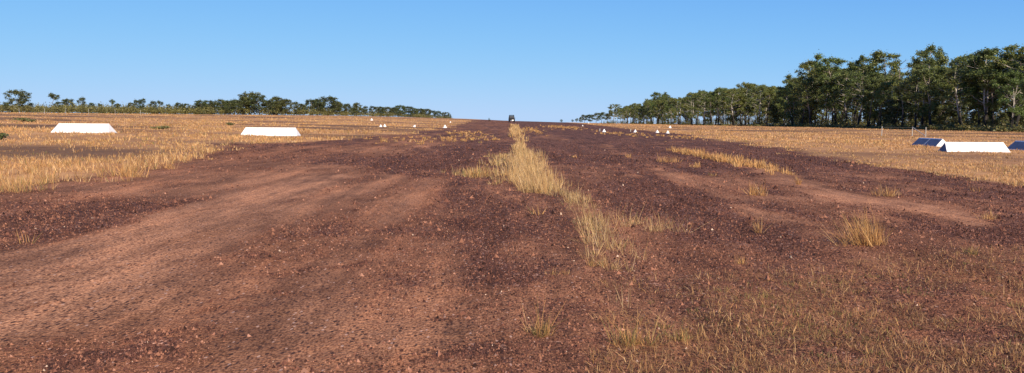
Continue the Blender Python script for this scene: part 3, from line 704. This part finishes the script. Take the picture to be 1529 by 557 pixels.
def make_tree(seed, H, crown_lo, crown_r, nlimb, size, per, bark, pal, stems=1, clump=1.25, name='tree', tall=1.0):
    """unit builder: trunk mesh (with limbs) and crown mesh for a tree H metres high"""
    r = np.random.default_rng(seed); m = MB(); clumps = []
    for s in range(stems):
        r0 = H * r.uniform(.011, .015) / (1 + .25 * (stems - 1)); bx, by = (0, 0) if stems == 1 else (r.normal(0, .25), r.normal(0, .25))
        lean = (r.normal(0, .05) + (0 if stems == 1 else math.cos(s * 2.4) * .12), r.normal(0, .05) + (0 if stems == 1 else math.sin(s * 2.4) * .12))
        k = 8; Ht = H * r.uniform(.86, .93); pts = []; rad = []
        wob = np.cumsum(r.normal(0, .018 * H, (k + 1, 2)), 0); wob[0] = 0
        for i in range(k + 1):
            t = i / k; pts.append(Vector((bx + lean[0] * Ht * t + wob[i, 0] * t, by + lean[1] * Ht * t + wob[i, 1] * t, -.3 + (Ht + .3) * t)))
            rad.append(r0 * (1 - t) ** .75 * (1.0 + .5 * math.exp(-t * 18)) + .02)
        m.tube(pts, rad, 8, cap=False)
        clumps.append((tuple(pts[-1]), clump * .75, clump * .6))
        for j in range(nlimb):
            t = crown_lo + (1 - crown_lo) * ((j + r.uniform(.1, .9)) / nlimb) ** .85; t = min(t, .97)
            i = min(int(t * k), k - 1); f = t * k - i; p = pts[i].lerp(pts[i + 1], f); az = j * 2.399 + r.normal(0, .5)
            prof = math.sin(math.pi * min(1, max(.12, (t - crown_lo) / (1.08 - crown_lo) * .9 + .12))) ** .6
            Ln = crown_r * prof * r.uniform(.65, 1.2); el = r.uniform(.35, .95)
            e = p + Vector((math.cos(az) * Ln, math.sin(az) * Ln, Ln * math.tan(el) * .6 + .2)); e.z = min(e.z, H * (.97 - .20 * min(1.2, Ln / crown_r) ** 2))
            rl = max(.03, rad[i] * .5); lp = limb(m, p, e, rl, .025, r)
            clumps.append((tuple(e), clump * r.uniform(.6, 1.1), clump * r.uniform(.45, .8) * tall))
            for q in range(r.integers(2, 4)):
                st = lp[int(r.integers(2, 4))]; az2 = az + r.normal(0, .9); l2 = Ln * r.uniform(.35, .6) + .4
                e2 = st + Vector((math.cos(az2) * l2, math.sin(az2) * l2, l2 * r.uniform(.1, .8))); e2.z = min(e2.z, H * .95)
                limb(m, st, e2, rl * .5, .018, r, 3); clumps.append((tuple(e2), clump * r.uniform(.45, .9), clump * r.uniform(.35, .65)))
    tm = m.mesh(name + '_trunk', bark, True)
    v, q, t = leaf_cloud(clumps, per, size, pal, r)
    cm = mesh_np(name + '_crown', v, q, mat=M_leaf, tint=t)
    return tm, cm, float(max(v[:, 2].max(), H))
BIG = [make_tree(100 + i, 17, lo, cr, nl, .30, 165, bk, EUC, st, 1.15, 'tree', 1.3) for i, (lo, cr, nl, st, bk) in enumerate([
    (.26, 3.3, 21, 1, M_bark), (.34, 2.8, 18, 1, M_bark2), (.24, 3.7, 14, 2, M_bark), (.40, 2.6, 17, 1, M_bark), (.22, 3.1, 22, 1, M_bark2), (.32, 4.2, 20, 1, M_bark), (.46, 2.2, 13, 1, M_bark2), (.22, 2.9, 14, 2, M_bark2)])]
SMALL = [make_tree(200 + i, 9, lo, cr, nl, .40, 60, M_bark2, EUC2, st, 1.25, 'tree', 1.5) for i, (lo, cr, nl, st) in enumerate([
    (.20, 2.2, 14, 1), (.30, 1.8, 11, 1), (.18, 2.6, 11, 2), (.35, 1.6, 10, 1), (.18, 2.0, 16, 1), (.62, 1.2, 5, 1)])]
def place_tree(kind, x, y, h, rz, label, group, wide=1.0, name='eucalyptus_tree'):
    tm, cm, H0 = kind; s = h / H0
    g = empty(name, G(x, y)); g.rotation_euler.z = rz; g.scale = (s * wide, s * wide, s)
    tag(g, label, 'tree', group); obj('trunk', tm, g); obj('crown', cm, g)
def at_lateral(px, X): return X * F / (px - CX)
def top_height(px, py, x, y):
    d = ray(px, py); t = y / d.y; return EYE + d.z * t - float(zg(x, y))
RW = 'trees of the wood right of the airstrip'; LW = 'trees on the skyline left of the airstrip'
# named front trees of the right wood: pixel x, pixel y of its top, distance from the strip axis, kind, label
named = [
 (1512, 57, 87, 5, 1.25, 'broad tall eucalypt with spreading crown at the right picture edge'),
 (1470, 68, 84, 2, 1.2, 'twin-stemmed eucalypt with forked pale limbs right of the second tallest crown'),
 (1433, 71, 88, 0, 1.2, 'full-crowned eucalypt just left of the forked pale-limbed one'),
 (1374, 62, 86, 3, .95, 'tall narrow eucalypt rising alone right of the skyline notch'),
 (1310, 66, 88, 6, 1.1, 'tall open-topped eucalypt left of the skyline notch'),
 (1272, 79, 90, 1, 1.0, 'slim eucalypt close left of the open-topped one'),
 (1246, 71, 86, 4, 1.05, 'tall dense eucalypt left of the slim one, middle of the three peaks'),
 (1208, 81, 84, 0, 1.15, 'rounded eucalypt where the right wood steps up in height'),
 (915, 154, 84, 5, 1.2, 'leaning-crowned eucalypt at the near left tip of the dense right wood'),
 (980, 133, 87, 0, 1.2, 'peaked eucalypt topping the far part of the right wood')]
taken = []
for px, py, X, k, wide, lab in named:
    y = at_lateral(px, X); h = top_height(px, py, X, y); place_tree(BIG[k], X, y, h, random.uniform(0, 6.28), lab, RW, wide); taken.append((X, y))
# silhouettes for the rest of the wood (photo x -> photo y of the tops)
SX = [845, 870, 900, 915, 930, 960, 980, 1010, 1040, 1080, 1100, 1130, 1165, 1190, 1215, 1245, 1270, 1290, 1310, 1325, 1350, 1365, 1385, 1400, 1420, 1450, 1480, 1500, 1529, 1700]
SY = [176, 170, 167, 154, 152, 147, 134, 137, 127, 120, 117, 115, 118, 95, 84, 76, 80, 76, 70, 98, 100, 66, 68, 86, 78, 72, 68, 62, 58, 30]
def rtree(px, X, f, label):
    y = at_lateral(px, X); ht = top_height(px, np.interp(px, SX, SY), X, y) * f
    ht = max(4.0, min(ht, 21.0))
    place_tree(BIG[random.randrange(8)], X, y, ht, random.uniform(0, 6.28), label, RW, random.uniform(.9, 1.2))
def section(px):
    for lim, txt in ((1400, 'right of the tall narrow crown'), (1330, 'by the skyline notch'), (1195, 'below the three tall peaks'), (1080, 'in the middle stretch of the wood'), (960, 'in the lower far stretch of the wood'), (0, 'at the far left tip of the wood')):
        if px >= lim: return txt
px = 1590.0
while px > 905:                                   # front row
    X = random.uniform(81, 90); rtree(px, X, random.uniform(.62, .92), 'front-row eucalypt with blackened trunk ' + section(px))
    px -= random.uniform(.8, 1.2) * max(6.0, (px - CX) * .034)
for row, (Xa, Xb, f0, f1) in enumerate([(91, 98, .7, .95), (100, 112, .72, .95), (116, 140, .75, .93)]):
    px = 1580.0 - row * 7
    while px > 925:
        X = random.uniform(Xa, Xb); rtree(px, X, random.uniform(f0, f1), 'inner eucalypt half hidden behind the front row ' + section(px))
        px -= random.uniform(.8, 1.25) * max(9.0, (px - CX) * .042)
for px, py, X in ((906, 167, 88), (897, 166, 84), (889, 167, 90), (880, 170, 92), (872, 170, 86), (866, 174, 90), (860, 176, 88), (854, 178, 86), (837, 178, 60)):
    y = at_lateral(px, X); h = max(4.0, top_height(px, py, X, y)); place_tree(SMALL[random.randrange(5)], X, y, h, random.uniform(0, 6), 'tiny dark tree in the far tail of the right wood' if px != 837 else 'lone tiny tree on the horizon right of the airstrip crest', RW, 1.35)

for i in range(70):                              # saplings that fill the trunk zone
    px = random.uniform(925, 1560); X = random.uniform(83, 112); y = at_lateral(px, X)
    place_tree(SMALL[random.randrange(5)], X, y, random.uniform(3.5, 9.0), random.uniform(0, 6.28), 'young slender sapling between the trunks ' + section(px), 'saplings in the right wood', random.uniform(.8, 1.3), 'sapling')
y = at_lateral(1331, 92); dead = empty('dead_tree', G(92, y)); sc = top_height(1331, 78, 92, y) / 16.0; dead.scale = (sc, sc, sc)
tag(dead, 'leafless dead tree with bare pale branches in the skyline notch', 'tree', RW); obj('trunk', BIG[6][0], dead)
# left skyline
def left_y(px): return float(np.interp(px, [-80, 0, 300, 400, 490, 545, 600, 640, 670], [340, 345, 345, 355, 385, 480, 620, 740, 860]))
Lnamed = {30: 'tallest spreading tree near the left picture edge', 77: 'thin tree with small tufted heads right of the tallest left tree', 105: 'dark round-headed tree between two slim ones on the left skyline', 375: 'highest tree of the dense left clump, with raised top', 490: 'round full tree at the right shoulder of the left tree line', 303: 'dark rounded tree where the dense left tree line begins', 166: 'lone palm-like tree poking above the low scrub on the left'}
LT = [(30, 133, 2, 1.1), (10, 151, 0, 1), (48, 152, 3, 1), (77, 137, 5, 1.1), (88, 150, 1, 1), (105, 146, 4, 1.25), (124, 143, 1, .9), (140, 152, 0, 1), (152, 153, 3, 1), (166, 147, 5, .8), (178, 154, 2, 1), (196, 152, 4, 1),
 (207, 147, 1, .9), (213, 145, 3, .9), (232, 149, 0, 1), (238, 149, 5, 1), (253, 154, 1, .9), (266, 152, 4, 1), (277, 154, 2, 1), (291, 156, 0, 1), (303, 148, 4, 1.35), (318, 149, 2, 1.2), (330, 146, 0, 1.2), (345, 148, 4, 1.2), (355, 146, 1, 1.2),
 (364, 142, 0, 1.2), (375, 136, 2, 1.1), (388, 140, 4, 1.2), (402, 147, 0, 1.2), (413, 143, 2, 1.1), (427, 146, 4, 1.3), (440, 150, 1, 1.2), (450, 153, 0, 1.2), (463, 147, 4, 1.3), (475, 145, 0, 1.2), (490, 142, 4, 1.4), (505, 151, 2, 1.2),
 (517, 153, 0, 1.2), (532, 152, 4, 1.2), (545, 157, 1, 1.2), (556, 157, 0, 1.4), (567, 158, 4, 1.4), (578, 159, 2, 1.4), (590, 159, 0, 1.4), (599, 156, 4, 1.5), (608, 158, 2, 1.5), (617, 160, 0, 1.5), (627, 161, 4, 1.5), (637, 162, 2, 1.5), (646, 164, 0, 1.5), (655, 165, 4, 1.5), (664, 167, 2, 1.4), (671, 170, 4, 1.2),
 (-25, 148, 0, 1), (-50, 146, 2, 1)]
for px, py, k, wide in LT:
    y = left_y(px) + random.uniform(-12, 12); x = (px - CX) / F * y; h = max(3.0, top_height(px, py, x, y))
    far = 'small dark tree in the tapering far end of the left tree line'; near = 'dark tree in the dense middle of the left tree line'; sparse = 'small slim tree rising from low scrub on the far left'
    place_tree(SMALL[k], x, y, h, random.uniform(0, 6.28), Lnamed.get(px, sparse if px < 300 else near if px < 540 else far), LW, wide, 'savanna_tree')
for i in range(34):                               # second row closes the gaps of the line
    px = random.uniform(298, 668); y = left_y(px) * random.uniform(1.02, 1.10); x = (px - CX) / F * y
    t = float(np.interp(px, [300, 375, 450, 490, 540, 600, 670], [152, 145, 154, 149, 158, 160, 171])); h = max(3.5, top_height(px, t + random.uniform(0, 5), x, y))
    place_tree(SMALL[random.choice((0, 2, 4))], x, y, h, random.uniform(0, 6.28), 'shadowy tree in the second row of the left tree line', LW, 1.5, 'savanna_tree')

# undergrowth: one mass of shrubs under each wood
def shrub_mass(name, pts, label, pal, size, per):
    r = np.random.default_rng(5); cl = [((x, y, float(zg(x, y)) + h * .45), w, h * .5) for x, y, h, w in pts]
    v, q, t = leaf_cloud(cl, per, size, pal, r)
    tag(obj(name, mesh_np(name, v, q, mat=M_leaf, tint=t)), label, 'undergrowth', None, 'stuff')
pts = []
for i in range(1300):
    px = random.uniform(900, 1640); X = random.uniform(82, 160); pts.append((X, at_lateral(px, X), random.uniform(.8, 3.2) if X < 95 else random.uniform(2, 8), random.uniform(.8, 2.0)))
for i in range(420):                              # rank growth along the edge of the wood
    px = random.uniform(890, 1600); X = random.uniform(77.5, 84); pts.append((X, at_lateral(px, X), random.uniform(.35, 1.3), random.uniform(.5, 1.3)))
SCRUB = np.array([[.10, .115, .042], [.13, .14, .05], [.08, .09, .036], [.18, .155, .07]])
shrub_mass('undergrowth', pts, 'low green shrubs and saplings under the right wood', SCRUB, .36, 42)
pts = []
for i in range(1300):
    px = random.uniform(-90, 672) if i < 800 else random.uniform(-90, 320); y = left_y(px) * random.uniform(.97, 1.10); s = y / 345
    pts.append(((px - CX) / F * y, y, random.uniform(1.6, 4.4) * (1.1 if px < 300 else 1.0), random.uniform(1.0, 2.2) * s))
SCRUB2 = np.array([[.17, .165, .06], [.20, .19, .075], [.13, .13, .05], [.10, .105, .045]])
shrub_mass('scrub', pts, 'low olive green scrub along the left skyline', SCRUB2, .5, 26)

# small leafy bushes standing in the left grass and one dark shape on the horizon
def bush(px, py, h, w, pal, label):
    x, y = ground_at(px, py); r = np.random.default_rng(int(px)); cl = [((r.normal(0, w * .3), r.normal(0, w * .3), h * r.uniform(.3, .7)), w * .5, h * .35) for _ in range(5)]
    m = MB()
    for c, _, _ in cl: limb(m, (0, 0, -.05), c, .03, .012, r, 3)
    g = empty('bush', G(x, y)); tag(g, label, 'bush', 'small bushes in the open'); obj('stem', m.mesh('bush_stem', M_bark2), g)
    v, q, t = leaf_cloud(cl, 160, .16, pal, r); obj('foliage', mesh_np('bush_foliage', v, q, mat=M_leaf, tint=t), g)
bush(2, 209, .40, .5, SCRUB, 'small green bush in the grass at the left picture edge')
bush(240, 193, .28, .9, SCRUB2, 'low dark bush in the grass between the two left gable markers')
bush(345, 187, .3, .8, SCRUB2, 'low dull bush just above and left of the second gable marker')
bush(35, 182, .4, 1.2, SCRUB2, 'low olive bush in the far left grass above the leftmost marker')
bush(730.5, 181.2, 1.25, .6, EUC2, 'small dark bush on the horizon left of the vehicle')
